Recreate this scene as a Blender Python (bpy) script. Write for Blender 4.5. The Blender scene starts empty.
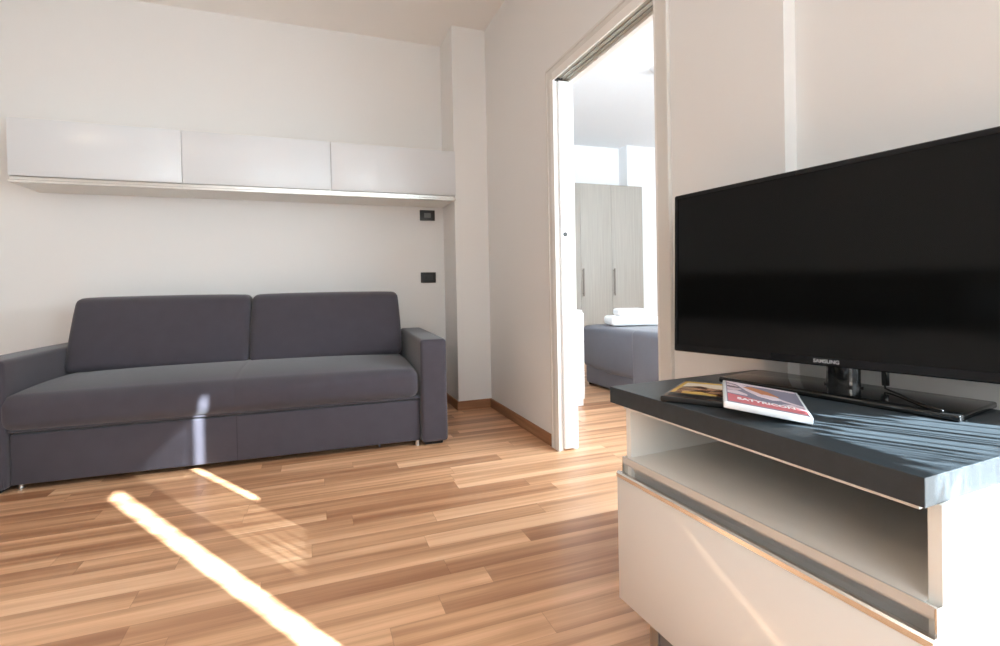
import bpy, bmesh, math, random
from mathutils import Vector, Matrix
random.seed(7)
SC = bpy.context.scene
COL = SC.collection
PI = math.pi

# ------------------------------------------------------------------ materials
def new_mat(name):
    m = bpy.data.materials.new(name); m.use_nodes = True
    nt = m.node_tree
    return m, nt, nt.nodes['Principled BSDF']

def N(nt, kind, **kw):
    n = nt.nodes.new(kind)
    for k, v in kw.items():
        if k in n.inputs: n.inputs[k].default_value = v
        else: setattr(n, k, v)
    return n

def simple(name, col, rough=.5, metal=0, bump=0, bscale=200, coat=0, spec=.5, var=0, vscale=6, emit=None, coat_r=.03):
    m, nt, b = new_mat(name)
    b.inputs['Base Color'].default_value = (*col, 1)
    b.inputs['Roughness'].default_value = rough
    b.inputs['Metallic'].default_value = metal
    b.inputs['Coat Weight'].default_value = coat
    b.inputs['Coat Roughness'].default_value = coat_r
    b.inputs['Specular IOR Level'].default_value = spec
    tc = N(nt, 'ShaderNodeTexCoord')
    if bump:
        no = N(nt, 'ShaderNodeTexNoise', Scale=bscale, Detail=3.0)
        nt.links.new(tc.outputs['Object'], no.inputs['Vector'])
        bp = N(nt, 'ShaderNodeBump', Strength=bump, Distance=.002)
        nt.links.new(no.outputs['Fac'], bp.inputs['Height'])
        nt.links.new(bp.outputs['Normal'], b.inputs['Normal'])
    if var:
        no = N(nt, 'ShaderNodeTexNoise', Scale=vscale, Detail=4.0)
        nt.links.new(tc.outputs['Object'], no.inputs['Vector'])
        mx = N(nt, 'ShaderNodeMixRGB')
        mx.inputs[1].default_value = (*[c*(1-var) for c in col], 1)
        mx.inputs[2].default_value = (*[min(1, c*(1+var)) for c in col], 1)
        nt.links.new(no.outputs['Fac'], mx.inputs[0])
        nt.links.new(mx.outputs[0], b.inputs['Base Color'])
    return m

def fabric(name, col, scale=900, var=.12):
    m, nt, b = new_mat(name)
    b.inputs['Roughness'].default_value = .85
    b.inputs['Specular IOR Level'].default_value = .25
    b.inputs['Sheen Weight'].default_value = .25
    b.inputs['Sheen Roughness'].default_value = .5
    tc = N(nt, 'ShaderNodeTexCoord')
    w1 = N(nt, 'ShaderNodeTexWave', Scale=scale*.18, Distortion=1.5)
    w1.bands_direction = 'X'
    w2 = N(nt, 'ShaderNodeTexWave', Scale=scale*.18, Distortion=1.5)
    w2.bands_direction = 'Z'
    no = N(nt, 'ShaderNodeTexNoise', Scale=14.0, Detail=6.0)
    for n in (w1, w2, no): nt.links.new(tc.outputs['Object'], n.inputs['Vector'])
    ad = N(nt, 'ShaderNodeMath', operation='ADD')
    nt.links.new(w1.outputs['Fac'], ad.inputs[0]); nt.links.new(w2.outputs['Fac'], ad.inputs[1])
    mx = N(nt, 'ShaderNodeMixRGB')
    mx.inputs[1].default_value = (*[c*(1-var) for c in col], 1)
    mx.inputs[2].default_value = (*[c*(1+var) for c in col], 1)
    nt.links.new(no.outputs['Fac'], mx.inputs[0])
    nt.links.new(mx.outputs[0], b.inputs['Base Color'])
    bp = N(nt, 'ShaderNodeBump', Strength=.15, Distance=.001)
    nt.links.new(ad.outputs[0], bp.inputs['Height'])
    nt.links.new(bp.outputs['Normal'], b.inputs['Normal'])
    return m

def plank_floor(name):
    m, nt, b = new_mat(name)
    L = nt.links.new
    tc = N(nt, 'ShaderNodeTexCoord')
    sp = N(nt, 'ShaderNodeSeparateXYZ'); L(tc.outputs['Object'], sp.inputs[0])
    def M(op, a, c=None):
        n = N(nt, 'ShaderNodeMath', operation=op)
        for i, v in enumerate((a, c)):
            if v is None: continue
            if isinstance(v, (int, float)): n.inputs[i].default_value = v
            else: L(v, n.inputs[i])
        return n.outputs[0]
    W = .0968
    yy = M('DIVIDE', M('ADD', sp.outputs['Y'], .02), W)
    row = M('FLOOR', yy); fy = M('FRACT', yy)
    wn = N(nt, 'ShaderNodeTexWhiteNoise'); wn.noise_dimensions = '1D'; L(row, wn.inputs['W'])
    xx = M('DIVIDE', M('ADD', sp.outputs['X'], M('MULTIPLY', wn.outputs['Value'], 7.3)), .92)
    colm = M('FLOOR', xx); fx = M('FRACT', xx)
    cv = N(nt, 'ShaderNodeCombineXYZ'); L(row, cv.inputs[0]); L(colm, cv.inputs[1])
    wc = N(nt, 'ShaderNodeTexWhiteNoise'); wc.noise_dimensions = '3D'; L(cv.outputs[0], wc.inputs['Vector'])
    # streaks that run along each strip, shifted per strip
    sv = N(nt, 'ShaderNodeCombineXYZ')
    L(M('MULTIPLY', sp.outputs['X'], .55), sv.inputs[0])
    L(M('MULTIPLY', sp.outputs['Y'], 17.0), sv.inputs[1])
    L(M('MULTIPLY', wc.outputs['Value'], 40.0), sv.inputs[2])
    n1 = N(nt, 'ShaderNodeTexNoise', Scale=1.0, Detail=2.0, Roughness=.5); L(sv.outputs[0], n1.inputs['Vector'])
    sv2 = N(nt, 'ShaderNodeCombineXYZ')
    L(M('MULTIPLY', sp.outputs['X'], 5.0), sv2.inputs[0])
    L(M('MULTIPLY', sp.outputs['Y'], 150.0), sv2.inputs[1])
    L(M('MULTIPLY', wc.outputs['Value'], 90.0), sv2.inputs[2])
    n2 = N(nt, 'ShaderNodeTexNoise', Scale=1.0, Detail=4.0, Roughness=.6); L(sv2.outputs[0], n2.inputs['Vector'])
    # tone = strip tone + broad streak + fine grain
    st = M('MULTIPLY', M('SUBTRACT', n1.outputs['Fac'], .5), 1.9)
    t = M('ADD', M('ADD', M('MULTIPLY', wc.outputs['Value'], .50), .22), st)
    t = M('ADD', t, M('MULTIPLY', M('SUBTRACT', n2.outputs['Fac'], .5), .42))
    cr = N(nt, 'ShaderNodeValToRGB'); L(t, cr.inputs[0])
    e = cr.color_ramp.elements
    e[0].position = .0; e[0].color = (.37, .168, .083, 1)
    e[1].position = 1.0; e[1].color = (.90, .585, .355, 1)
    for p, c in ((.3, (.51, .265, .14, 1)), (.6, (.70, .40, .222, 1)), (.8, (.81, .49, .29, 1))):
        k = e.new(p); k.color = c
    # fine joints
    jy = M('LESS_THAN', M('MINIMUM', fy, M('SUBTRACT', 1.0, fy)), .008)
    jx = M('LESS_THAN', M('MINIMUM', fx, M('SUBTRACT', 1.0, fx)), .0011)
    j = M('MAXIMUM', jy, jx)
    mx = N(nt, 'ShaderNodeMixRGB', blend_type='MULTIPLY')
    L(M('MULTIPLY', j, .35), mx.inputs[0]); L(cr.outputs[0], mx.inputs[1])
    mx.inputs[2].default_value = (.35, .25, .2, 1)
    L(mx.outputs[0], b.inputs['Base Color'])
    b.inputs['Roughness'].default_value = .30
    b.inputs['Specular IOR Level'].default_value = .5
    bp = N(nt, 'ShaderNodeBump', Strength=.12, Distance=.001)
    L(n2.outputs['Fac'], bp.inputs['Height']); L(bp.outputs['Normal'], b.inputs['Normal'])
    return m

def grain(name, c1, c2, axis='Z', rough=.5, sx=60, sl=2.0, spec=.4):
    """wood grain running along one axis"""
    m, nt, b = new_mat(name)
    tc = N(nt, 'ShaderNodeTexCoord'); mp = N(nt, 'ShaderNodeMapping')
    s = {'X': (sl, sx, sx), 'Y': (sx, sl, sx), 'Z': (sx, sx, sl)}[axis]
    mp.inputs['Scale'].default_value = s
    no = N(nt, 'ShaderNodeTexNoise', Scale=1.0, Detail=4.0, Roughness=.6)
    nt.links.new(tc.outputs['Object'], mp.inputs[0]); nt.links.new(mp.outputs[0], no.inputs['Vector'])
    cr = N(nt, 'ShaderNodeValToRGB'); nt.links.new(no.outputs['Fac'], cr.inputs[0])
    cr.color_ramp.elements[0].position = .3; cr.color_ramp.elements[0].color = (*c1, 1)
    cr.color_ramp.elements[1].position = .7; cr.color_ramp.elements[1].color = (*c2, 1)
    nt.links.new(cr.outputs[0], b.inputs['Base Color'])
    b.inputs['Roughness'].default_value = rough
    b.inputs['Specular IOR Level'].default_value = spec
    return m

def cover_art(name, stops, scale, warp, rough=.12):
    """printed cover: soft patches of several colours under a clear sleeve"""
    m, nt, b = new_mat(name)
    tc = N(nt, 'ShaderNodeTexCoord')
    mp = N(nt, 'ShaderNodeMapping'); mp.inputs['Scale'].default_value = scale
    no = N(nt, 'ShaderNodeTexNoise', Scale=1.0, Detail=3.0, Distortion=warp)
    nt.links.new(tc.outputs['Object'], mp.inputs[0]); nt.links.new(mp.outputs[0], no.inputs['Vector'])
    cr = N(nt, 'ShaderNodeValToRGB'); nt.links.new(no.outputs['Fac'], cr.inputs[0])
    e = cr.color_ramp.elements
    e[0].position = stops[0][0]; e[0].color = (*stops[0][1], 1)
    e[1].position = stops[-1][0]; e[1].color = (*stops[-1][1], 1)
    for p, c in stops[1:-1]: e.new(p).color = (*c, 1)
    nt.links.new(cr.outputs[0], b.inputs['Base Color'])
    b.inputs['Roughness'].default_value = rough
    b.inputs['Coat Weight'].default_value = .5
    return m

def curtain_mat(name):
    m, nt, b = new_mat(name)
    out = nt.nodes['Material Output']
    d = N(nt, 'ShaderNodeBsdfDiffuse'); d.inputs[0].default_value = (.85, .85, .84, 1)
    t = N(nt, 'ShaderNodeBsdfTranslucent'); t.inputs[0].default_value = (.85, .86, .88, 1)
    mx = N(nt, 'ShaderNodeMixShader'); mx.inputs[0].default_value = .10
    nt.links.new(d.outputs[0], mx.inputs[1]); nt.links.new(t.outputs[0], mx.inputs[2])
    nt.links.new(mx.outputs[0], out.inputs['Surface'])
    return m

M_WALL = simple('wall_paint', (.80, .79, .775), .75, bump=.04, bscale=260, spec=.2)
M_CEIL = simple('ceiling_paint', (.88, .86, .835), .8, spec=.2)
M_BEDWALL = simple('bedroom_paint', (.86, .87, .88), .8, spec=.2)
M_FLOOR = plank_floor('laminate_planks')
M_BASE = grain('baseboard_wood', (.27, .125, .062), (.40, .20, .10), 'X', .45, 60, 3)
M_BASEY = grain('baseboard_wood_side', (.27, .125, .062), (.40, .20, .10), 'Y', .45, 60, 3)
M_TRIM = simple('door_trim_paint', (.72, .70, .66), .45, spec=.4)
M_JAMB = simple('jamb_paint', (.84, .82, .78), .4)
M_SLOT = simple('slot_grey', (.40, .405, .36), .6)
M_TRACK = simple('track_dark', (.03, .03, .03), .5)
M_DOORW = simple('door_white', (.88, .89, .90), .4)
M_GLOSS = simple('white_lacquer', (.82, .81, .79), .34, coat=1.0, coat_r=.075, spec=.5)
M_CARC = simple('white_melamine', (.86, .84, .79), .42)
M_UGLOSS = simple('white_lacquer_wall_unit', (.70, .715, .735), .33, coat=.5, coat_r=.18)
M_ALU = simple('aluminium', (.78, .76, .73), .24, metal=1)
M_SATIN = simple('satin_aluminium', (.66, .65, .63), .38, metal=.35)
M_ALUD = simple('aluminium_dark', (.55, .56, .55), .3, metal=1)
M_SOFA = fabric('sofa_fabric', (.058, .052, .065))
M_SOFAD = simple('sofa_seam', (.035, .03, .038), .9)
M_FOOT = simple('foot_metal', (.65, .62, .58), .3, metal=1)
M_UNDER = simple('black_lining', (.015, .013, .013), .9)
M_SLAB = simple('slate_laminate', (.032, .040, .046), .40, bump=.14, bscale=420, spec=.45, var=.30, vscale=48)
M_BLACK = simple('black_gloss_plastic', (.008, .008, .008), .10, spec=.5)
M_BEZ = simple('black_bezel', (.007, .007, .008), .25, spec=.25)
M_SCREEN = simple('tv_panel', (.0042, .0042, .0040), .08, spec=.17)
M_TVBACK = simple('tv_back', (.012, .012, .012), .5)
M_LOGO = simple('logo_silver', (.55, .55, .55), .35, metal=.3)
M_CHROME = simple('steel', (.75, .77, .78), .15, metal=1)
M_CABLE = simple('cable_black', (.01, .01, .01), .5)
M_OUT = simple('black_plate', (.012, .012, .012), .4)
M_OUTG = simple('grey_module', (.16, .16, .155), .4)
M_OUTD = simple('socket_insert', (.03, .03, .03), .45)
M_DVDW = simple('clear_white_case', (.80, .82, .84), .22, coat=.4)
M_DVDB = simple('black_case', (.012, .012, .012), .3)
M_PRINT1 = cover_art('pink_cover_print', ((.30, (.03, .03, .05)), (.42, (.35, .20, .22)), (.50, (.75, .62, .66)), (.58, (.62, .22, .13)), (.66, (.78, .70, .72)), (.75, (.10, .10, .14))), (9, 22, 1), 1.2)
M_RED = simple('cover_red', (.72, .22, .24), .15, coat=.5)
M_LIGHTP = simple('cover_pale', (.82, .66, .70), .15, coat=.5)
M_DARKP = simple('cover_dark', (.30, .27, .34), .15, coat=.5)
M_SKINP = simple('cover_orange', (.62, .26, .14), .15, coat=.5)
M_WHITE = simple('cover_white', (.88, .87, .87), .2)
M_PRINT2 = cover_art('gold_cover_print', ((.32, (.02, .012, .008)), (.44, (.20, .07, .03)), (.52, (.62, .40, .26)), (.60, (.12, .04, .02)), (.72, (.70, .45, .18))), (10, 24, 1), 1.0)
M_GOLD = simple('cover_gold', (.62, .40, .12), .25)
M_CREAM = simple('cover_cream', (.78, .66, .52), .2)
M_WARD = grain('wardrobe_oak_grey', (.36, .335, .295), (.43, .40, .355), 'Z', .55, 45, 1.5)
M_WARDH = simple('wardrobe_handle_bronze', (.20, .17, .145), .4, metal=.6)
M_BED = fabric('bed_cover_grey', (.125, .128, .155), 500, .06)
M_TOWEL = simple('white_terry', (.90, .90, .90), .95, bump=.8, bscale=350)
M_CURT = curtain_mat('sheer_white_cloth')
M_FRAME = simple('window_frame_white', (.8, .8, .8), .4)
M_CONC = simple('balcony_tile', (.30, .29, .28), .8)
M_PLAST = simple('detector_plastic', (.8, .8, .8), .4)

# ------------------------------------------------------------------ mesh helpers
def box(bm, lo, hi, bev=0, seg=2, mat=None):
    """axis-aligned box, optionally bevelled, added to bm (mat = matrix)"""
    t = bmesh.new()
    bmesh.ops.create_cube(t, size=1)
    s = [max(1e-5, hi[i]-lo[i]) for i in range(3)]
    for v in t.verts:
        v.co = Vector([lo[i] + (v.co[i]+.5)*s[i] for i in range(3)])
    if bev:
        bmesh.ops.bevel(t, geom=list(t.edges), offset=min(bev, min(s)*.49), segments=seg, profile=.5, affect='EDGES')
    if mat is not None: bmesh.ops.transform(t, matrix=mat, verts=t.verts)
    merge(bm, t)

def merge(bm, t):
    me = bpy.data.meshes.new('tmp'); t.to_mesh(me); t.free()
    bm.from_mesh(me); bpy.data.meshes.remove(me)

def cyl(bm, p0, p1, r0, r1=None, seg=20, caps=True):
    p0, p1 = Vector(p0), Vector(p1); d = p1-p0
    t = bmesh.new()
    bmesh.ops.create_cone(t, cap_ends=caps, segments=seg, radius1=r0, radius2=r0 if r1 is None else r1, depth=d.length)
    q = Vector((0, 0, 1)).rotation_difference(d.normalized()).to_matrix().to_4x4()
    bmesh.ops.transform(t, matrix=Matrix.Translation((p0+p1)/2) @ q, verts=t.verts)
    merge(bm, t)

def sweep(bm, pts, r, seg=8):
    pts = [Vector(p) for p in pts]
    rings = []
    for i, p in enumerate(pts):
        d = (pts[min(i+1, len(pts)-1)] - pts[max(i-1, 0)]).normalized()
        a = d.orthogonal().normalized() if i == 0 else (prev - d*prev.dot(d)).normalized()
        prev = a; b2 = d.cross(a)
        rings.append([bm.verts.new(p + (a*math.cos(2*PI*k/seg) + b2*math.sin(2*PI*k/seg))*r) for k in range(seg)])
    for A, B in zip(rings, rings[1:]):
        for k in range(seg): bm.faces.new((A[k], A[(k+1) % seg], B[(k+1) % seg], B[k]))
    bm.faces.new(rings[0][::-1]); bm.faces.new(rings[-1])

def prism(bm, prof, a0, a1, axis='Y'):
    """extrude a closed 2-D outline along an axis. axis Y: outline is (x,z); axis X: (y,z); axis Z: (x,y)"""
    def P(u, w, a):
        return {'Y': (u, a, w), 'X': (a, u, w), 'Z': (u, w, a)}[axis]
    A = [bm.verts.new(P(u, w, a0)) for u, w in prof]
    B = [bm.verts.new(P(u, w, a1)) for u, w in prof]
    n = len(prof)
    for i in range(n): bm.faces.new((A[i], A[(i+1) % n], B[(i+1) % n], B[i]))
    bm.faces.new(A[::-1]); bm.faces.new(B)
    bmesh.ops.recalc_face_normals(bm, faces=bm.faces)

def obj(name, bm, mat, parent=None, smooth=False, subsurf=0, angle=None):
    me = bpy.data.meshes.new(name)
    bmesh.ops.recalc_face_normals(bm, faces=bm.faces)
    bm.to_mesh(me); bm.free()
    o = bpy.data.objects.new(name, me); COL.objects.link(o)
    me.materials.append(mat)
    if smooth:
        for p in me.polygons: p.use_smooth = True
        if angle:
            try: me.set_sharp_from_angle(angle=angle)
            except Exception: pass
    if parent is not None: o.parent = parent
    if subsurf:
        s = o.modifiers.new('subsurf', 'SUBSURF'); s.levels = subsurf; s.render_levels = subsurf
    return o

def bxo(name, lo, hi, mat, parent=None, bev=0, seg=2):
    bm = bmesh.new(); box(bm, lo, hi, bev, seg)
    return obj(name, bm, mat, parent, smooth=bev > 0, angle=math.radians(50) if bev > 0 else None)

def tag(o, label, cat, group=None):
    o['label'] = label; o['category'] = cat
    if group: o['group'] = group
    return o

def thing(name, label, cat, loc=(0, 0, 0), rot=(0, 0, 0), group=None):
    o = bpy.data.objects.new(name, None); COL.objects.link(o)
    o.location = loc; o.rotation_euler = rot; o.empty_display_size = .1
    return tag(o, label, cat, group)

def struct(name, lo, hi, mat, bev=0):
    o = bxo(name, lo, hi, mat, None, bev); o['kind'] = 'structure'; return o

def struct_bm(name, bm, mat, parent=None, **kw):
    o = obj(name, bm, mat, parent, **kw)
    if parent is None: o['kind'] = 'structure'
    return o

def text_mesh(name, body, size, mat, parent, loc, rot, sx=1.0, extrude=.0004, bold=0.0):
    c = bpy.data.curves.new(name, 'FONT'); c.body = body; c.size = size; c.extrude = extrude
    c.align_x = 'CENTER'; c.align_y = 'CENTER'; c.offset = bold
    t = bpy.data.objects.new(name, c); COL.objects.link(t)
    bpy.context.view_layer.update()
    me = bpy.data.meshes.new_from_object(t.evaluated_get(bpy.context.evaluated_depsgraph_get()))
    bpy.data.objects.remove(t)
    o = bpy.data.objects.new(name, me); COL.objects.link(o)
    me.materials.clear(); me.materials.append(mat)
    o.parent = parent; o.location = loc; o.rotation_euler = rot; o.scale = (sx, 1, 1)
    return o

# ------------------------------------------------------------------ camera (fitted to the photograph)
cam_d = bpy.data.cameras.new('camera'); cam = bpy.data.objects.new('camera', cam_d); COL.objects.link(cam)
R = Vector((0.9367742, -0.3494172, -0.0190183)); U = Vector((0.0213518, 0.0028275, 0.9997680)); F = Vector((0.3492823, 0.9369630, -0.0101095))
cam.matrix_world = Matrix(((R.x, U.x, -F.x, 0), (R.y, U.y, -F.y, 0), (R.z, U.z, -F.z, .95), (0, 0, 0, 1)))
cam_d.sensor_width = 36; cam_d.lens = 505.838*36/1000
cam_d.shift_y = -31.42/1000
cam_d.clip_start = .02
SC.camera = cam

# ------------------------------------------------------------------ the setting
XR, YP, YB, XP, H = 1.317, 3.770, 4.133, 1.048, 2.958
XR2 = 1.364            # wall further back beside the television
YS = 1.105             # where it steps back
WT = .115              # partition thickness
XL, YR = -3.3, -2.2    # far side walls of the room
XB = 5.2               # bedroom far right
YBB = 6.4              # bedroom end wall
YBN = .95              # bedroom near wall
bm = bmesh.new()
box(bm, (XL-.2, YR-.2, -.1), (XR2+.16, YBB+.2, 0)); box(bm, (XR2+.16, YBN-.15, -.1), (XB+.2, YBB+.2, 0))
struct_bm('floor', bm, M_FLOOR)
bm = bmesh.new()
box(bm, (XL-.2, YR-.2, H), (XR2+.16, YBB+.2, H+.12)); box(bm, (XR2+.16, YBN-.15, H), (XB+.2, YBB+.2, H+.12))
struct_bm('ceiling', bm, M_CEIL)
struct('wall_back', (XL-.2, YB, 0), (XR+WT, YB+.15, H), M_WALL)
struct('wall_column', (XP, YP, 0), (XR, YB, H), M_WALL)
struct('wall_left', (XL-.15, YR, 0), (XL, YB, H), M_WALL)
bm = bmesh.new()
RX0, RX1, RZ0, RZ1 = -1.15, .55, .9, 2.35
box(bm, (XL-.15, YR-.15, 0), (RX0, YR, H)); box(bm, (RX1, YR-.15, 0), (XR2+.3, YR, H))
box(bm, (RX0, YR-.15, 0), (RX1, YR, RZ0)); box(bm, (RX0, YR-.15, RZ1), (RX1, YR, H))
struct_bm('wall_rear', bm, M_WALL)
bm = bmesh.new()
box(bm, (RX0, YR-.11, RZ0), (RX0+.06, YR-.05, RZ1), .004); box(bm, (RX1-.06, YR-.11, RZ0), (RX1, YR-.05, RZ1), .004)
box(bm, (RX0, YR-.11, RZ0), (RX1, YR-.05, RZ0+.06), .004); box(bm, (RX0, YR-.11, RZ1-.06), (RX1, YR-.05, RZ1), .004)
box(bm, (-.33, YR-.11, RZ0), (-.27, YR-.05, RZ1), .004)
struct_bm('window_3', bm, M_FRAME)
# partition with the doorway
DY0, DY1, DZ = 1.677, 2.592, 2.126      # opening
bm = bmesh.new()
box(bm, (XR, DY1, 0), (XR+.0215, YB, H)); box(bm, (XR+.0895, DY1, 0), (XR+WT, YB, H))
box(bm, (XR, DY0, DZ+.029), (XR+WT, DY1, H))
box(bm, (XR, YS, 0), (XR+WT, DY0, H))
struct_bm('wall_right', bm, M_WALL)
# recessed near part with the balcony window
WY0, WY1, WZ0, WZ1 = -1.45, .34, .0, 2.62
bm = bmesh.new()
box(bm, (XR2, WY1, 0), (XR2+.16, YS+.02, H))
box(bm, (XR2, WY0, WZ1), (XR2+.16, WY1, H))
box(bm, (XR2, YR-.15, 0), (XR2+.16, WY0, H))
struct_bm('wall_near', bm, M_WALL)
# bedroom shell
bm = bmesh.new()
box(bm, (XR+WT, YBB, 0), (XB, YBB+.15, H))
struct_bm('wall_bedroom_back', bm, M_BEDWALL)
struct('wall_bedroom_right', (XB, YBN, 0), (XB+.15, YBB, H), M_BEDWALL)
struct('wall_bedroom_column', (4.30, 6.20, 0), (XB, YBB, H), M_BEDWALL)
bm = bmesh.new()
box(bm, (XR2+.16, YBN-.15, 0), (2.0, YBN, H)); box(bm, (4.6, YBN-.15, 0), (XB+.15, YBN, H))
box(bm, (2.0, YBN-.15, 2.5), (4.6, YBN, H)); box(bm, (2.0, YBN-.15, 0), (4.6, YBN, .35))
struct_bm('wall_bedroom_near', bm, M_BEDWALL)
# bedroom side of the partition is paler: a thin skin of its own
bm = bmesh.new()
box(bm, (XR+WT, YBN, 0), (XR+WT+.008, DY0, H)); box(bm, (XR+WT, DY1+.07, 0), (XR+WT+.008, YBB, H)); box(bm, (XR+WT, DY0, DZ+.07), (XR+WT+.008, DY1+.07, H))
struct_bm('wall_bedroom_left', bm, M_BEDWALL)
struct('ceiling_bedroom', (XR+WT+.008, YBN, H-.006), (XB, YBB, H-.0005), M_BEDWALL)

# baseboards
BH, BT = .069, .012
struct('baseboard_back', (XL, YB-BT, 0), (XP, YB, BH), M_BASE, .002)
bm = bmesh.new(); box(bm, (XP-BT, YP-BT, 0), (XR, YP, BH), .002); 
struct_bm('baseboard_column', bm, M_BASE)
struct('baseboard_column_side', (XP-BT, YP, 0), (XP, YB-BT, BH), M_BASEY, .002)
struct('baseboard_right', (XR-BT, DY1+.098, 0), (XR, YP-BT, BH), M_BASEY, .002)
struct('baseboard_left', (XL, YR, 0), (XL+BT, YB-BT, BH), M_BASEY, .002)

# door casing: a flat board with a raised bead on its outer edge, mitred look
def casing(name, y0, y1, z0, z1, outer):
    bm = bmesh.new()
    box(bm, (XR-.012, y0, z0), (XR, y1, z1), .0015)
    return bm
bm = casing('', DY1, DY1+.075, 0, DZ+.068, 1)
box(bm, (XR-.017, DY1+.063, 0), (XR, DY1+.079, DZ+.072), .003)
o1 = struct_bm('trim_1', bm, M_TRIM)
bm = casing('', DY0-.070, DY0, 0, DZ+.068, 0)
box(bm, (XR-.017, DY0-.074, 0), (XR, DY0-.058, DZ+.072), .003)
struct_bm('trim_2', bm, M_TRIM)
bm = bmesh.new()
box(bm, (XR-.012, DY0, DZ), (XR, DY1, DZ+.068), .0015)
box(bm, (XR-.017, DY0-.074, DZ+.056), (XR, DY1+.079, DZ+.072), .003)
struct_bm('trim_3', bm, M_TRIM)
# jambs: two pale lining strips with the pocket / track slot between them
JX = [(XR-.013, XR-.001), (XR+.091, XR+WT+.012)]
bm = bmesh.new()
for a, b_ in JX:
    o_ = 0 if a < XR else .022
    box(bm, (a, DY1-.010+o_, 0), (b_, DY1+.03, DZ), .0015)
    box(bm, (a, DY0-.002, 0), (b_, DY0+.010, DZ), .0015)
    box(bm, (a, DY0, DZ-.012), (b_, DY1, DZ+.03), .0015)
struct_bm('trim_4', bm, M_JAMB)
bm = bmesh.new()
box(bm, (XR-.001, DY0+.002, DZ+.004), (XR+.091, DY1+.1, DZ+.03))
box(bm, (XR-.001, DY1+.022, 0), (XR+.0205, DY1+.06, DZ))
box(bm, (XR-.001, DY0, 0), (XR+.091, DY0+.004, DZ))
struct_bm('trim_5', bm, M_SLOT)
bm = bmesh.new()
box(bm, (XR+.034, DY0+.05, DZ-.002), (XR+.036, DY1+.6, DZ+.006)); box(bm, (XR+.064, DY0+.05, DZ-.002), (XR+.066, DY1+.6, DZ+.006))
struct_bm('trim_6', bm, M_ALUD)
struct('trim_7', (XR+.004, DY1-.012, DZ-.012), (XR+.05, DY1+.02, DZ+.004), M_TRACK)
# sliding door leaf, pushed into the wall
door = bxo('door_1', (XR+.023, DY1-.016, .012), (XR+.088, DY1+.58, DZ-.014), M_DOORW, None, .002)
door['kind'] = 'structure'
bm = bmesh.new(); box(bm, (XR+.040, DY1-.0175, .99), (XR+.058, DY1-.0155, 1.17), .0008)
obj('edge_pull', bm, M_JAMB, door)
bm = bmesh.new(); cyl(bm, (XR+.047, DY1-.018, 1.24), (XR+.047, DY1-.010, 1.24), .013)
obj('lock', bm, M_TRACK, door)['label'] = 'black round lock in the white door edge'

# ------------------------------------------------------------------ balcony window behind the camera, bedroom window
def window(name, axis_x, a0, a1, z0, z1, flip=False):
    bm = bmesh.new()
    fw, d = .06, .06
    def bx(u0, u1, w0, w1):
        if axis_x is not None: box(bm, (axis_x, u0, w0), (axis_x+d, u1, w1), .004)
        else: box(bm, (u0, YBN-.10, w0), (u1, YBN-.10+d, w1), .004)
    bx(a0, a0+fw*.4, z0, z1); bx(a1-fw*.4, a1, z0, z1); bx(a0, a1, z1-fw, z1); bx(a0, a1, z0, z0+fw)
    return struct_bm(name, bm, M_FRAME)
window('window_1', XR2+.09, WY0, WY1, WZ0, WZ1)
window('window_2', None, 2.0, 4.6, .35, 2.5)

# unseen balcony window curtain, openings cut to shape sun on floor, sofa and cabinet
SUN_H = Vector((-.5270, .8499)).normalized(); TAN = .53
def curtain():
    bm = bmesh.new()
    X0 = 1.335
    ys = []
    gap = (-.765, -.668)          # long gap
    slit = (-.030, .008)          # short slit, only high up
    thin_cuts = [(yy, yy+.003) for yy in (-.41, -.345, -.28, -.215, -.15, -.095)]  # thin cuts made to lay faint sun stripes on the floor
    cuts = sorted({-1.65, *gap, *slit, *[v for a in thin_cuts for v in a], .40})
    y = -1.65
    while y < .36:
        cuts.append(y); y += .03 if y < -.52 else .00625
    cuts = sorted(set(round(c, 5) for c in cuts))
    zs = [.02, .5, 1.0, 1.30, 1.39, 1.60, 1.70, 1.90, 2.06, 2.15, 2.235, 2.285, 2.45, 2.72]
    zs = sorted(set(zs) | {round(.72+.03*k, 3) for k in range(17)})
    def sun_hole(yv, zv):  # opening cut to put sun on the slab top and end
        t = (zv-.676)/TAN
        qx, qy = X0+SUN_H.x*t, yv+SUN_H.y*t
        if yv > .32 or qx > 1.31: return False
        if (.81 if qy > .42 else .90) < qx and .355 < qy < .475: return math.floor(yv/.00625) % 2 == 0
        if not (.85 < qx and .38 < qy < .74): return False
        p = (math.sin(math.floor(yv/.0125)*12.9898)*43758.5453) % 1
        return p > .38 if qy < .66 else p > .82
    def px(yv): return X0 + .012*math.sin(yv*42) if yv < -.85 else X0 + max(0, yv-.30)*.27
    V = {(i, k): bm.verts.new((px(yv), yv, zv)) for i, yv in enumerate(cuts) for k, zv in enumerate(zs)}
    for i in range(len(cuts)-1):
        ym = (cuts[i]+cuts[i+1])/2
        for k in range(len(zs)-1):
            zm = (zs[k]+zs[k+1])/2
            if gap[0] < ym < gap[1] and zm < 2.235: continue
            if slit[0] < ym < slit[1] and 1.60 < zm < 2.285: continue
            if any(a < ym < b_ for a, b_ in thin_cuts) and 1.39 < zm < 2.235: continue
            if .72 < zm < 1.2 and sun_hole(ym, zm): continue
            bm.faces.new((V[i, k], V[i+1, k], V[i+1, k+1], V[i, k+1]))
    o = obj('window_curtain', bm, M_CURT)
    return o
tag(curtain(), 'unseen white curtain across the balcony window, with openings cut to shape the sunlight', 'curtain')
bm = bmesh.new()
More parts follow.
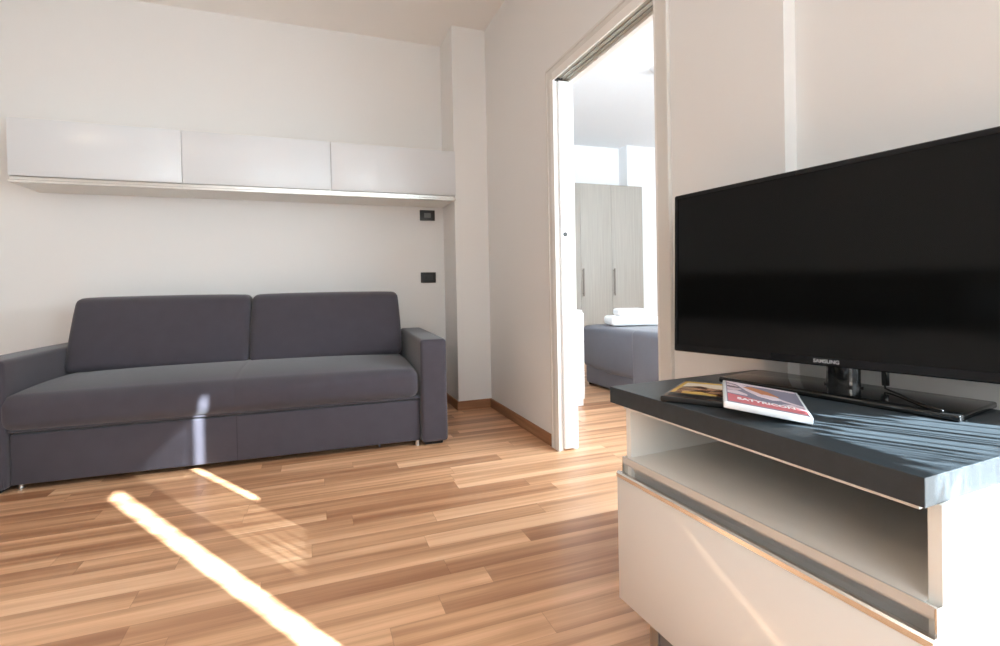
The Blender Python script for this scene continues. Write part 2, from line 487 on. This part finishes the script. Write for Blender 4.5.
for i in range(120):
    a, b_ = 1.95+i*.0225, 1.95+(i+1)*.0225
    f = lambda x: YBN+.03+.012*math.sin(x*40)
    v = [bm.verts.new(p) for p in ((a, f(a), .2), (b_, f(b_), .2), (b_, f(b_), 2.6), (a, f(a), 2.6))]
    bm.faces.new(v)
bmesh.ops.remove_doubles(bm, verts=bm.verts, dist=1e-5)
tag(obj('added_bedroom_curtain', bm, M_CURT), 'unseen white curtain added across the bedroom window to block direct sun', 'curtain')  # unseen cloth added to keep direct sun out of the bedroom
bm = bmesh.new()
for i in range(100):
    a, b_ = -1.3+i*.02, -1.3+(i+1)*.02
    f = lambda x: YR+.04+.012*math.sin(x*44)
    bm.faces.new([bm.verts.new(p) for p in ((a, f(a), .8), (b_, f(b_), .8), (b_, f(b_), 2.45), (a, f(a), 2.45))])
bmesh.ops.remove_doubles(bm, verts=bm.verts, dist=1e-5)
tag(obj('rear_curtain', bm, M_CURT), 'white sheer curtain drawn across the window behind the viewer', 'curtain')
struct('ground', (XR2+.16, -6, -.2), (9, YBN-.15, -.05), M_CONC)

# ------------------------------------------------------------------ sofa (local frame: x right, y to the wall, origin on the front line)
SA = -.042
sofa = thing('sofa', 'grey two-cushion fabric sofa bed against the wall under the white wall units', 'sofa', (-.385, 3.030, 0), (0, 0, SA))
def soft_box(lo, hi, r, seg=5, crown=(0, 0, 0), taper=None, sub=10, shape=None):
    """rounded upholstered block; crown bulges each face pair outward"""
    bm = bmesh.new()
    n = sub
    s = [hi[i]-lo[i] for i in range(3)]; c = [(hi[i]+lo[i])/2 for i in range(3)]
    box(bm, lo, hi, 0)
    bmesh.ops.bevel(bm, geom=list(bm.edges), offset=r, segments=seg, profile=.55, affect='EDGES')
    # slice so that bulges can bend the faces
    for ax in range(3):
        k = max(2, int(n*min(1.0, s[ax]/max(s))))
        for i in range(1, k):
            p = [0, 0, 0]; p[ax] = lo[ax]+r + (s[ax]-2*r)*i/k
            nrm = [0, 0, 0]; nrm[ax] = 1
            bmesh.ops.bisect_plane(bm, geom=list(bm.verts)+list(bm.edges)+list(bm.faces), plane_co=p, plane_no=nrm)
    for v in bm.verts:
        u = [(v.co[i]-c[i])/(s[i]/2) for i in range(3)]
        f = [max(0, 1-abs(t)**2.4) for t in u]
        d = Vector((u[0]*crown[0]*f[1]*f[2], u[1]*crown[1]*f[0]**.5*f[2], u[2]*crown[2]*f[0]**.35*f[1]))
        v.co += d
        if shape: v.co = shape(v.co.copy(), u)
    return bm
def arm(x0, x1):
    bm = soft_box((x0, 0, .022), (x1, .99, .640), .022, 4, (.004, .004, .004))
    a = obj('armrest', bm, M_SOFA, sofa, smooth=True)
    # seam piping round the front face
    b2 = bmesh.new(); e = .010
    sweep(b2, [(x0+e, .006, .03), (x0+e, .006, .628-e*.2), (x0+.02, .006, .636), (x1-.02, .006, .636), (x1-e, .006, .628-e*.2), (x1-e, .006, .03)], .0035, 6)
    obj('piping', b2, M_SOFA, a, smooth=True)
    return a
arm(-1.165, -.998); arm(.987, 1.146)
# base with the front skirt
bm = bmesh.new()
box(bm, (-.994, .030, .033), (.982, .075, .278), .008, 3)
skirt = obj('front_panel', bm, M_SOFA, sofa, smooth=True, angle=.9)
bm = bmesh.new(); box(bm, (-.012, .0285, .036), (-.008, .034, .276)); obj('seam', bm, M_SOFAD, skirt)
bm = bmesh.new(); box(bm, (-.996, .06, .05), (.984, .95, .285)); obj('base', bm, M_UNDER, sofa)
# lip between skirt and seat
bm = bmesh.new(); box(bm, (-.996, .022, .287), (.984, .20, .301), .006, 3)
obj('seat_welt', bm, M_SOFA, sofa, smooth=True, angle=.9)
# seat cushion
def seat_shape(co, u):
    # front edge rolls down, middle seam dips a little
    dip = math.exp(-((co.x+.010)/.010)**2)
    if u[2] > 0 or u[1] < -.8: co.z -= .0035*dip*(1 if u[2] > 0 else 0); co.y += .002*dip*(1 if u[1] < 0 else 0)
    return co
bm = soft_box((-1.028, -.004, .300), (.976, .88, .464), .056, 7, (.002, .018, .048), sub=16)
for xs in (-.03, -.015, -.010, -.005, .01):
    bmesh.ops.bisect_plane(bm, geom=list(bm.verts)+list(bm.edges)+list(bm.faces), plane_co=(xs, 0, 0), plane_no=(1, 0, 0))
for v in bm.verts:
    if v.co.z > .33:
        k = math.exp(-((v.co.x+.010)/.006)**2)
        v.co.z -= .0028*k; 
        if v.co.y < .1: v.co.y += .0028*k
obj('seat_cushion', bm, M_SOFA, sofa, smooth=True)
# back frame hidden behind the cushions
obj('back_frame', soft_box((-1.012, .86, .05), (.99, 1.0, .630), .02, 3), M_SOFA, sofa, smooth=True)
# back cushions: wedge, leaning
def back_cushion(x0, x1):
    w = x1-x0
    def shape(co, u):
        tz = (co.z-.498)/.424                   # 0 bottom .. 1 top
        co.y += .165*tz                          # lean
        co.y -= .0 if u[1] < 0 else .02*tz
        co.x += -.006*u[0]*max(0, tz)            # narrower top
        return co
    bm = soft_box((x0, .545, .498), (x1, .745, .922), .038, 5, (.010, .030, .012), sub=12, shape=shape)
    c = obj('back_cushion', bm, M_SOFA, sofa, smooth=True)
    return c
back_cushion(-1.000, -.026); back_cushion(-.021, .948)
# feet
for x, y in ((-.985, .10), (.965, .055), (-.985, .9), (.965, .9)):
    bm = bmesh.new(); cyl(bm, (x, y, 0), (x, y, .05), .014, .014, 16); cyl(bm, (x, y, 0), (x, y, .006), .018, .018, 16)
    obj('foot', bm, M_FOOT, sofa, smooth=True, angle=.8)
for x in (-1.09, 1.066):
    bm = bmesh.new(); box(bm, (x-.055, .04, 0), (x+.055, .94, .03), .004); obj('plinth', bm, M_UNDER, sofa)
bm = bmesh.new(); box(bm, (.735, .036, .018), (.747, .044, .040), .002); obj('tab', bm, M_SOFA, sofa)

# ------------------------------------------------------------------ wall units
UY, UZ0, UZ1 = 3.760, 1.617, 1.992
xs = [-1.643, -.7625, .1475, 1.0565]
labs = ['white glossy wall unit at the left end of the row, above the left sofa arm',
        'white glossy wall unit in the middle of the row of three above the sofa',
        'white glossy wall unit at the right end of the row, touching the wall column']
for i in range(3):
    a, b_ = xs[i], xs[i+1]
    bb = min(b_, XP-.001)
    t = thing('wall_cabinet', labs[i], 'cabinet', ((a+b_)/2, YB, UZ0), (0, 0, 0), 'white wall units above the sofa')
    lx0, lx1, lb = a-(a+b_)/2, b_-(a+b_)/2, bb-(a+b_)/2
    d = UY-YB
    # open carcass: back, sides, top, bottom
    bm = bmesh.new()
    box(bm, (lx0, d+.022, 0), (lb, 0, .016), .001); box(bm, (lx0, d+.022, UZ1-UZ0-.018), (lb, 0, UZ1-UZ0-.002), .001)
    box(bm, (lx0, d+.022, .016), (lx0+.016, 0, UZ1-UZ0-.018)); box(bm, (lb-.016, d+.022, .016), (lb, 0, UZ1-UZ0-.018))
    box(bm, (lx0, -.008, .016), (lb, 0, UZ1-UZ0-.018))
    obj('body', bm, M_CARC, t, smooth=False)
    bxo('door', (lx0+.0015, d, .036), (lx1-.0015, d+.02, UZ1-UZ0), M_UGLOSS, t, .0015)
    # grip profile below the door
    bm = bmesh.new()
    prism(bm, [(d+.003, .0), (d+.003, .012), (d+.006, .015), (d+.018, .017), (d+.018, .034), (d+.022, .034), (d+.022, 0)], lx0+.001, lx1-.001, 'X')
    obj('grip_rail', bm, M_ALU, t)

# ------------------------------------------------------------------ wall plates
def plate(name, x, z, label, cat, module):
    t = thing(name, label, cat, (x, YB, z))
    bm = bmesh.new(); box(bm, (-.0625, -.009, -.043), (.0625, 0, .043), .003, 3)
    obj('frame', bm, M_OUT, t, smooth=True, angle=.9)
    if module == 'display':
        bm = bmesh.new(); box(bm, (-.028, -.0115, -.019), (.028, -.008, .019), .0015)
        obj('display', bm, M_OUTG, t)['label'] = 'grey display in the middle of the black plate'
    else:
        bm = bmesh.new(); box(bm, (-.035, -.0115, -.022), (.035, -.008, .022), .0015); s = obj('socket', bm, M_OUTD, t)
        for xx in (-.02, .02):
            for k in (-.009, 0, .009):
                b2 = bmesh.new(); cyl(b2, (xx+k*.0, -.0122, k), (xx, -.011, k), .0025, seg=10); obj('hole', b2, M_UNDER, s)
    return t
plate('thermostat', .911, 1.548, 'black wall plate with a grey display just below the wall units', 'thermostat', 'display')
plate('wall_socket', .909, 1.035, 'black wall socket plate low on the wall beside the right sofa cushion', 'socket', 'socket')

# ------------------------------------------------------------------ low cabinet with the television (local: x to the wall, y away from the window, origin at slab front right)
CA = .0515
cab = thing('tv_cabinet', 'low white cabinet with a slate-grey top and wide drawer, standing under the television', 'cabinet', (.783, .446, 0), (0, 0, CA))
CL, ZT, TH = .7246, .6761, .0425
bm = bmesh.new(); box(bm, (0, 0, ZT-TH), (.548, CL, ZT), .0012)
obj('countertop', bm, M_SLAB, cab)
ZS = .492                                     # shelf level
cx0, cx1, cy0, cy1 = .033, .545, -.004, .700
for y0 in (cy0, cy1-.018):
    bm = bmesh.new(); box(bm, (cx0, y0, .105), (cx1, y0+.018, ZT-TH), .0008); obj('side_panel', bm, M_CARC, cab)
bm = bmesh.new(); box(bm, (.0225, cy0+.018, ZS-.018), (cx1, cy1-.018, ZS)); obj('shelf', bm, M_CARC, cab)
bm = bmesh.new(); box(bm, (cx1-.008, cy0+.018, .105), (cx1, cy1-.018, ZT-TH)); obj('back_panel', bm, M_CARC, cab)
bm = bmesh.new(); box(bm, (cx0+.02, cy0+.018, .105), (cx1, cy1-.018, .121)); obj('bottom_panel', bm, M_CARC, cab)
bm = bmesh.new(); box(bm, (cx0-.020, cy0+.0175, ZT-TH-.009), (cx0+.06, cy1-.0175, ZT-TH), .0008); obj('front_rail', bm, M_CARC, cab)
# aluminium channel under the shelf: strip on the shelf edge, hollow behind the drawer grip
bm = bmesh.new()
prism(bm, [(.0185, ZS+.0005), (.0185, ZS-.015), (.0205, ZS-.0195), (.030, ZS-.024), (.040, ZS-.032), (.044, ZS-.044), (.044, ZS-.055), (.050, ZS-.055), (.050, ZS-.0185), (.0222, ZS-.0185), (.0222, ZS+.0005)], cy0+.002, cy1-.004, 'Y')
obj('channel', bm, M_SATIN, cab)['label'] = 'shiny aluminium channel above the drawer'
for y0 in (cy0-.0005, cy1-.0035):
    bm = bmesh.new(); prism(bm, [(.017, ZS), (.017, ZS-.055), (.060, ZS-.055), (.060, ZS)], y0, y0+.003, 'Y'); 
    obj('channel_cap', bm, M_ALU, cab)
drawer = bxo('drawer', (.008, cy0-.001, .112), (.029, cy1+.010, .437), M_GLOSS, cab, .0015)
bm = bmesh.new()
prism(bm, [(.006, .438), (.006, .448), (.009, .452), (.016, .452), (.030, .446), (.031, .438)], cy0-.001, cy1+.010, 'Y')
obj('handle', bm, M_ALU, drawer)['label'] = 'aluminium grip along the top edge of the drawer'
bm = bmesh.new(); box(bm, (.06, cy0+.07, 0), (.072, cy1-.075, .107)); obj('plinth', bm, simple('plinth_grey', (.22, .21, .21), .35, metal=.3), cab)
for x, y in ((.085, cy1-.085), (.085, cy0+.05), (.48, cy1-.085), (.48, cy0+.05)):
    bm = bmesh.new(); box(bm, (x-.03, y-.0, 0), (x+.01, y+.03, .106), .002); obj('leg', bm, M_ALUD, cab)

# ------------------------------------------------------------------ television
tv = thing('television', 'black flat-screen television on a glossy stand on the slate-grey cabinet top', 'television', (1.190, .868, ZT), (0, 0, .185))
TW, THH = .926, .501
# head in its own frame: x = along the screen to the right, y = away from the viewer, z = up
# tv local: x = away from the viewer, y = to the viewer's left
head = Matrix.Translation((.0, .0, 0))
hb = Vector((1.1811, .8819, .7386))
a, tilt, roll = -.1851, .0425, -.0143
dv = Vector((math.sin(a), math.cos(a), 0)); nb = Vector((dv.y, -dv.x, 0)); up = Vector((0, 0, 1))*math.cos(tilt)+nb*math.sin(tilt)
d2 = dv*math.cos(roll)+up*math.sin(roll); u2 = up*math.cos(roll)-dv*math.sin(roll)
n2 = u2.cross(-d2).normalized()*-1
if n2.dot(nb) < 0: n2 = -n2
HW = Matrix(((-d2.x, n2.x, u2.x, hb.x), (-d2.y, n2.y, u2.y, hb.y), (-d2.z, n2.z, u2.z, hb.z), (0, 0, 0, 1)))
TVI = (Matrix.Translation((1.190, .868, ZT)) @ Matrix.Rotation(.185, 4, 'Z')).inverted()
HL = TVI @ HW
def head_part(name, bm, mat, parent=tv, **kw):
    bmesh.ops.transform(bm, matrix=HL, verts=bm.verts)
    return obj(name, bm, mat, parent, **kw)
w = TW/2; B = .013; BB = .021
bm = bmesh.new()       # bezel ring: outer rounded frame with a hole
def ring(bm, lo, hi, ilo, ihi, y0, y1, r):
    def rr(lo, hi, r, n=5):
        pts = []
        for cx, cz, a0 in ((hi[0]-r, hi[1]-r, 0), (lo[0]+r, hi[1]-r, 90), (lo[0]+r, lo[1]+r, 180), (hi[0]-r, lo[1]+r, 270)):
            for k in range(n): 
                t = math.radians(a0+90*k/(n-1)); pts.append((cx+r*math.cos(t), cz+r*math.sin(t)))
        return pts
    O = rr(lo, hi, r); I = rr(ilo, ihi, .0005)
    vo0 = [bm.verts.new((x, y0+.0025, z)) for x, z in O]; 
    O2 = rr((lo[0]+.0025, lo[1]+.0025), (hi[0]-.0025, hi[1]-.0025), r)
    vo1 = [bm.verts.new((x, y0, z)) for x, z in O2]
    vi0 = [bm.verts.new((x, y0, z)) for x, z in I]
    vi1 = [bm.verts.new((x, y0+.004, z)) for x, z in I]
    vb = [bm.verts.new((x, y1, z)) for x, z in O]
    n = len(O)
    for i in range(n):
        j = (i+1) % n
        bm.faces.new((vo0[i], vo0[j], vo1[j], vo1[i])); bm.faces.new((vo1[i], vo1[j], vi0[j], vi0[i]))
        bm.faces.new((vi0[i], vi0[j], vi1[j], vi1[i])); bm.faces.new((vb[i], vb[j], vo0[j], vo0[i]))
    bm.faces.new(vb)
ring(bm, (-w, 0), (w, THH), (-w+B, BB), (w-B, THH-B), 0, .028, .006)
bez = head_part('bezel', bm, M_BEZ)
bm = bmesh.new(); box(bm, (-w+B-.001, .003, BB-.001), (w-B+.001, .012, THH-B+.001)); head_part('screen', bm, M_SCREEN)
bm = bmesh.new(); box(bm, (-w+.07, .026, .05), (w-.07, .055, THH-.09), .018, 3); head_part('rear_shell', bm, M_TVBACK, smooth=True, angle=.8)
lg = text_mesh('logo', 'SAMSUNG', .0125, M_LOGO, bez, (0, 0, 0), (0, 0, 0), 1.0, .0002, .00025)
lg.matrix_local = HL @ Matrix.Translation((-.002, -.0006, .0115)) @ Matrix.Rotation(PI/2, 4, 'X') @ Matrix.Scale(1.05, 4, (1, 0, 0))
lg['label'] = 'silver brand lettering on the lower bezel'
# stand (tv local: x away from viewer, y left)
bm = bmesh.new(); box(bm, (-.100, -.265, 0), (.100, .250, .0135), .004, 3)
obj('base', bm, M_BLACK, tv, smooth=True, angle=.8)
def oval(bm, cx, cy, rx, ry, z0, z1, n=32):
    A = [bm.verts.new((cx+rx*math.cos(2*PI*k/n), cy+ry*math.sin(2*PI*k/n), z0)) for k in range(n)]
    B_ = [bm.verts.new((cx+rx*math.cos(2*PI*k/n), cy+ry*math.sin(2*PI*k/n), z1)) for k in range(n)]
    for k in range(n): bm.faces.new((A[k], A[(k+1) % n], B_[(k+1) % n], B_[k]))
    bm.faces.new(A[::-1]); bm.faces.new(B_)
bm = bmesh.new(); oval(bm, .034, -.002, .022, .038, .012, .13); oval(bm, .034, -.002, .027, .043, .012, .017)
neck = obj('neck', bm, M_BLACK, tv, smooth=True, angle=.8)
bm = bmesh.new(); box(bm, (.0155, -.030, .018), (.0195, -.024, .125), .0008)
obj('neck_highlight', bm, M_CHROME, neck)  # chrome strip shaped as the bright highlight on the neck
# short plug and cable hanging behind the set
t = tag(obj('power_cable', (lambda b: (sweep(b, [(.0, 0, .085), (.0, -.001, .045), (.004, .002, .014), (.004, .001, .004), (-.012, -.016, .003), (-.039, -.044, .003), (-.075, -.076, .003), (-.104, -.103, .003), (-.130, -.135, .003), (-.142, -.152, .003)], .0022, 8), b)[1])(bmesh.new()), M_CABLE, None, smooth=True),
        'thin black cable hanging below the television and lying on its glossy stand', 'cable')
t.location = (1.25, .792, ZT+.0140); t.rotation_euler = (0, 0, .185)
bm = bmesh.new(); sweep(bm, [(.0, 0, .092), (.0, -.0005, .06), (.0, -.001, .030), (.001, -.001, .012)], .0075, 10)
p = obj('plug', bm, M_CABLE, t, smooth=True)
bm = bmesh.new(); cyl(bm, (-.005, -.0065, .016), (-.004, -.007, .09), .0032, seg=10); obj('metal_clip', bm, M_CHROME, t, smooth=True)

# ------------------------------------------------------------------ the two video cases on the cabinet
def frame_mat(o, yaw, tilt, roll):
    ex = Vector((math.cos(yaw), math.sin(yaw), 0)); ey = Vector((-math.sin(yaw), math.cos(yaw), 0)); ez = Vector((0, 0, 1))
    e2 = ex*math.cos(roll)+ez*math.sin(roll); ez2 = e2.cross(ey); ey2 = ey*math.cos(tilt)+ez2*math.sin(tilt); ez3 = e2.cross(ey2)
    return Matrix(((e2.x, ey2.x, ez3.x, o[0]), (e2.y, ey2.y, ez3.y, o[1]), (e2.z, ey2.z, ez3.z, o[2]), (0, 0, 0, 1)))
DW, DH, DT = .156, .213, .0135
def patch(bm, poly, z, h=.0003):
    A = [bm.verts.new((x, y, z+h)) for x, y in poly]; Bv = [bm.verts.new((x, y, z-h)) for x, y in poly]
    bm.faces.new(A); n = len(poly)
    for i in range(n): bm.faces.new((A[i], Bv[i], Bv[(i+1) % n], A[(i+1) % n]))
def case(label, mat, M):
    t = thing('video_case', label, 'video case')
    t.matrix_world = M
    bm = bmesh.new(); box(bm, (0, 0, -DT), (DW, DH, 0), .003, 3); obj('shell', bm, mat, t, smooth=True, angle=.8)
    return t
c1 = case('white-edged video case with a pink and red cover, tilted on top of the dark case', M_DVDW, frame_mat((.766, .788, .7130), -.757, .025, -.139))
m_ = .006
bm = bmesh.new(); patch(bm, [(m_, m_), (DW-m_, m_), (DW-m_, DH-m_), (m_, DH-m_)], .0002)
cv = obj('cover', bm, M_DARKP, c1)
def art(parent, name, mat, poly, z):
    b2 = bmesh.new(); patch(b2, poly, z, .00012); return obj(name, b2, mat, parent)
W_, H_ = DW, DH
P_ = lambda *q: [(W_*x, H_*y) for x, y in q]
art(cv, 'printed_patch', M_LIGHTP, P_((.05, .96), (.95, .96), (.95, .90), (.55, .91), (.30, .88), (.05, .93)), .0006)
art(cv, 'printed_patch', M_LIGHTP, P_((.05, .90), (.18, .86), (.30, .62), (.44, .46), (.60, .40), (.74, .45), (.60, .50), (.48, .60), (.40, .75), (.28, .86), (.14, .93), (.05, .93)), .0006)
art(cv, 'printed_patch', M_SKINP, P_((.26, .78), (.38, .84), (.58, .74), (.70, .58), (.66, .48), (.55, .50), (.44, .62), (.34, .70)), .0007)
art(cv, 'printed_patch', M_LIGHTP, P_((.40, .50), (.52, .58), (.66, .56), (.72, .48), (.58, .43)), .0009)
art(cv, 'printed_patch', M_LIGHTP, P_((.05, .52), (.18, .56), (.30, .46), (.30, .40), (.05, .42)), .0006)
art(cv, 'printed_patch', M_PRINT1, P_((.05, .86), (.16, .84), (.24, .64), (.14, .57), (.05, .55)), .0006)
art(cv, 'printed_patch', M_LIGHTP, P_((.70, .50), (.96, .36), (.96, .30), (.72, .42)), .0006)
art(cv, 'printed_band', M_RED, P_((.05, .37), (.26, .34), (.50, .25), (.72, .24), (.96, .28), (.96, .06), (.05, .06)), .0008)
art(cv, 'printed_band', M_LIGHTP, P_((.70, .30), (.82, .34), (.96, .26), (.96, .20), (.82, .25)), .0010)
text_mesh('title', 'SATYRICON', .024, M_WHITE, cv, (W_*.50, H_*.205, .0014), (0, 0, 0), .80, .0001, .0008)
c2 = case('dark video case with a gold and brown cover, lying flat under the white-edged case', M_DVDB, frame_mat((.752, .968, .6761+DT+.0003), -.952, 0, 0))
bm = bmesh.new(); patch(bm, [(m_, m_*1.2), (DW-m_, m_*1.2), (DW-m_, DH-m_), (m_, DH-m_)], .0002)
cv2 = obj('cover', bm, M_PRINT2, c2)
art(cv2, 'printed_band', M_GOLD, P_((.05, .95), (.95, .95), (.95, .86), (.05, .86)), .0006)
art(cv2, 'printed_band', M_GOLD, P_((.05, .86), (.11, .86), (.11, .24), (.05, .24)), .0006)
art(cv2, 'printed_patch', M_CREAM, P_((.11, .86), (.92, .86), (.92, .66), (.60, .62), (.35, .72), (.11, .62)), .0006)
art(cv2, 'printed_band', M_DVDB, P_((.05, .24), (.95, .24), (.95, .04), (.05, .04)), .0006)
art(cv2, 'printed_patch', M_GOLD, P_((.20, .34), (.45, .38), (.72, .30), (.72, .22), (.22, .24)), .0008)

# ------------------------------------------------------------------ unseen kitchen run added on the left wall for dark bands mirrored in the television
kt = thing('reflection_kitchen', 'unseen white kitchen base units with a black worktop and dark splashback, added for reflections in the television', 'kitchen unit', (XL, 2.2, 0))
bm = bmesh.new(); box(bm, (.003, -1.7, .10), (.56, 1.7, .84)); obj('body', bm, M_CARC, kt)
bm = bmesh.new(); box(bm, (.003, -1.7, 0), (.50, 1.7, .10)); obj('plinth', bm, M_UNDER, kt)
for k in range(5):
    d_ = bxo('door', (.56, -1.698+.68*k, .105), (.579, -1.698+.68*k+.676, .838), M_GLOSS, kt, .0015)
    bm = bmesh.new(); box(bm, (.579, -1.698+.68*k+.2, .80), (.592, -1.698+.68*k+.476, .812), .002); obj('handle', bm, M_ALU, d_)
bxo('worktop', (.003, -1.72, .84), (.60, 1.72, .88), M_SLAB, kt, .002)
bxo('splashback', (.003, -1.72, .88), (.012, 1.72, 1.40), M_BLACK, kt, .001)

# ------------------------------------------------------------------ bedroom
wd = thing('wardrobe', 'tall grey-beige wood wardrobe with slim handles at the end of the bedroom', 'wardrobe', (3.334, 5.87, 0))
wx = [-1.43, -.953, -.477, 0, .477, .978]
bm = bmesh.new(); box(bm, (wx[0], .02, 0), (wx[-1], .52, 2.292)); obj('body', bm, M_WARD, wd)
for i in range(5):
    d_ = bxo('door', (wx[i]+.0015, 0, .06), (wx[i+1]-.0015, .0195, 2.29), M_WARD, wd, .001)
    if True:
        # handle bars stand near the door edges
        hx = wx[i]+.025
        owner = d_
        b2 = bmesh.new(); box(b2, (hx-.009, -.03, .80), (hx+.009, -.018, 1.165), .003)
        for zz in (.83, 1.13): box(b2, (hx-.005, -.02, zz), (hx+.005, .001, zz+.012))
        obj('handle', b2, M_WARDH, d_)
# bed
bed = thing('bed', 'bed with a smooth grey-blue cover in the bedroom behind the doorway', 'bed', (2.43, 3.30, 0))
bm = soft_box((.03, -1.2, .012), (1.75, .98, .20), .03, 3, (0, 0, 0), sub=12); obj('bed_base', bm, M_BED, bed, smooth=True)
def bed_shape(co, u):
    if co.z < .5: co.x += .012*math.sin(co.y*9)*(1-u[2])*.5
    return co
bm = soft_box((.0, -1.22, .165), (1.78, 1.0, .566), .06, 5, (.02, .02, .012), sub=26, shape=bed_shape); obj('bed_cover', bm, M_BED, bed, smooth=True)
bm = soft_box((-.035, -1.24, .06), (1.80, .155, .581), .05, 5, (.01, .02, .008), sub=26,
              shape=lambda co, u: Vector((co.x+(.016*math.sin(co.y*14)*(1-u[2])*.5 if co.x < .2 else 0), co.y, co.z+(.006*math.sin(co.x*9) if u[2] > 0 else 0))))
obj('bedspread', bm, M_BED, bed, smooth=True)
for x, y in ((.06, .92), (1.6, .92), (.06, -1.1), (1.6, -1.1)):
    bm = bmesh.new(); cyl(bm, (x, y, 0), (x, y, .05), .025); obj('foot', bm, M_UNDER, bed)
# towels
TWC = (2.93, 4.0)
def towel(w_, d_, h_, z, x, y, rz, label, dx=-.085, dy=-.06):
    bm = soft_box((-w_/2, -d_/2, 0), (w_/2, d_/2, h_), h_*.42, 4, (.004, .004, .001), sub=10)
    o = obj('towel', bm, M_TOWEL, None, smooth=True); o.location = (x+dx, y+dy, z); o.rotation_euler = (0, 0, rz)
    tag(o, label, 'towel', 'folded towels on the bed')
towel(.43, .36, .080, .581, 2.815, 3.97, -.35, 'wide white folded towel lying on the bed under a smaller one')
towel(.25, .24, .062, .6645, 2.800, 3.97, -.32, 'small white folded towel on top of the wider one on the bed')
# chest beside the doorway in the bedroom
ch = thing('chest_of_drawers', 'low white chest behind the sliding door edge in the bedroom', 'chest of drawers', (1.72, 3.50, 0))
bm = bmesh.new(); box(bm, (-.26, 0, .0), (.27, .9, .752), .003); obj('body', bm, M_DOORW, ch)
for z0, z1 in ((.05, .27), (.275, .50), (.505, .73)):
    d_ = bxo('drawer', (.27, .01, z0), (.288, .89, z1), M_DOORW, ch, .002)
    bm = bmesh.new(); box(bm, (.288, .38, z1-.05), (.300, .52, z1-.035), .002); obj('handle', bm, M_ALU, d_)
# ceiling detector
t = thing('smoke_detector', 'small round grey-white detector on the bedroom ceiling', 'smoke detector', (3.06, 3.90, H-.006))
bm = bmesh.new(); cyl(bm, (0, 0, -.012), (0, 0, 0), .065, .07, 32); obj('mount', bm, M_PLAST, t, smooth=True, angle=.6)
bm = bmesh.new(); cyl(bm, (0, 0, -.045), (0, 0, -.012), .045, .06, 32); obj('sensor_cap', bm, M_PLAST, t, smooth=True, angle=.6)

# ------------------------------------------------------------------ light
wld = bpy.data.worlds.new('sky'); SC.world = wld; wld.use_nodes = True
bg = wld.node_tree.nodes['Background']
bg.inputs[0].default_value = (.62, .78, 1.0, 1); bg.inputs[1].default_value = 1.5
sun_d = bpy.data.lights.new('sun', 'SUN'); sun_d.energy = 62; sun_d.angle = math.radians(.6); sun_d.color = (.80, .92, 1.0)
sun = bpy.data.objects.new('sun', sun_d); COL.objects.link(sun)
sdir = Vector((SUN_H.x, SUN_H.y, -TAN)).normalized()
sun.rotation_euler = sdir.to_track_quat('-Z', 'Y').to_euler()
def area(name, loc, direction, sx, sy, power, col):
    d = bpy.data.lights.new(name, 'AREA'); d.shape = 'RECTANGLE'; d.size = sx; d.size_y = sy; d.energy = power; d.color = col
    o = bpy.data.objects.new(name, d); COL.objects.link(o); o.location = loc
    o.rotation_euler = Vector(direction).to_track_quat('-Z', 'Y').to_euler()
    return o
area('window_daylight', (1.315, -.555, 1.30), (-1, 0, 0), 1.72, 2.5, 53, (.77, .92, 1.0))
area('rear_daylight', (-.30, YR+.075, 1.62), (0, 1, 0), 1.55, 1.35, 19, (.82, .94, 1.0))
area('ceiling_fill', (-2.1, 1.7, H-.10), (0, 0, -1), .35, .35, 6, (1.0, .88, .74))  # added fill for ceiling and doorway wall, no lamp seen there
area('bedroom_daylight', (3.3, YBN+.06, 1.35), (0, 1, -.32), 2.5, 1.9, 200, (.84, .94, 1.0))

SC.view_settings.view_transform = 'Standard'; SC.view_settings.look = 'None'
SC.view_settings.gamma = 1; SC.view_settings.use_curve_mapping = False
SC.view_settings.exposure = .25
try:
    SC.cycles.max_bounces = 12; SC.cycles.diffuse_bounces = 8; SC.cycles.use_denoising = True
    SC.cycles.sample_clamp_indirect = 8
except Exception: pass
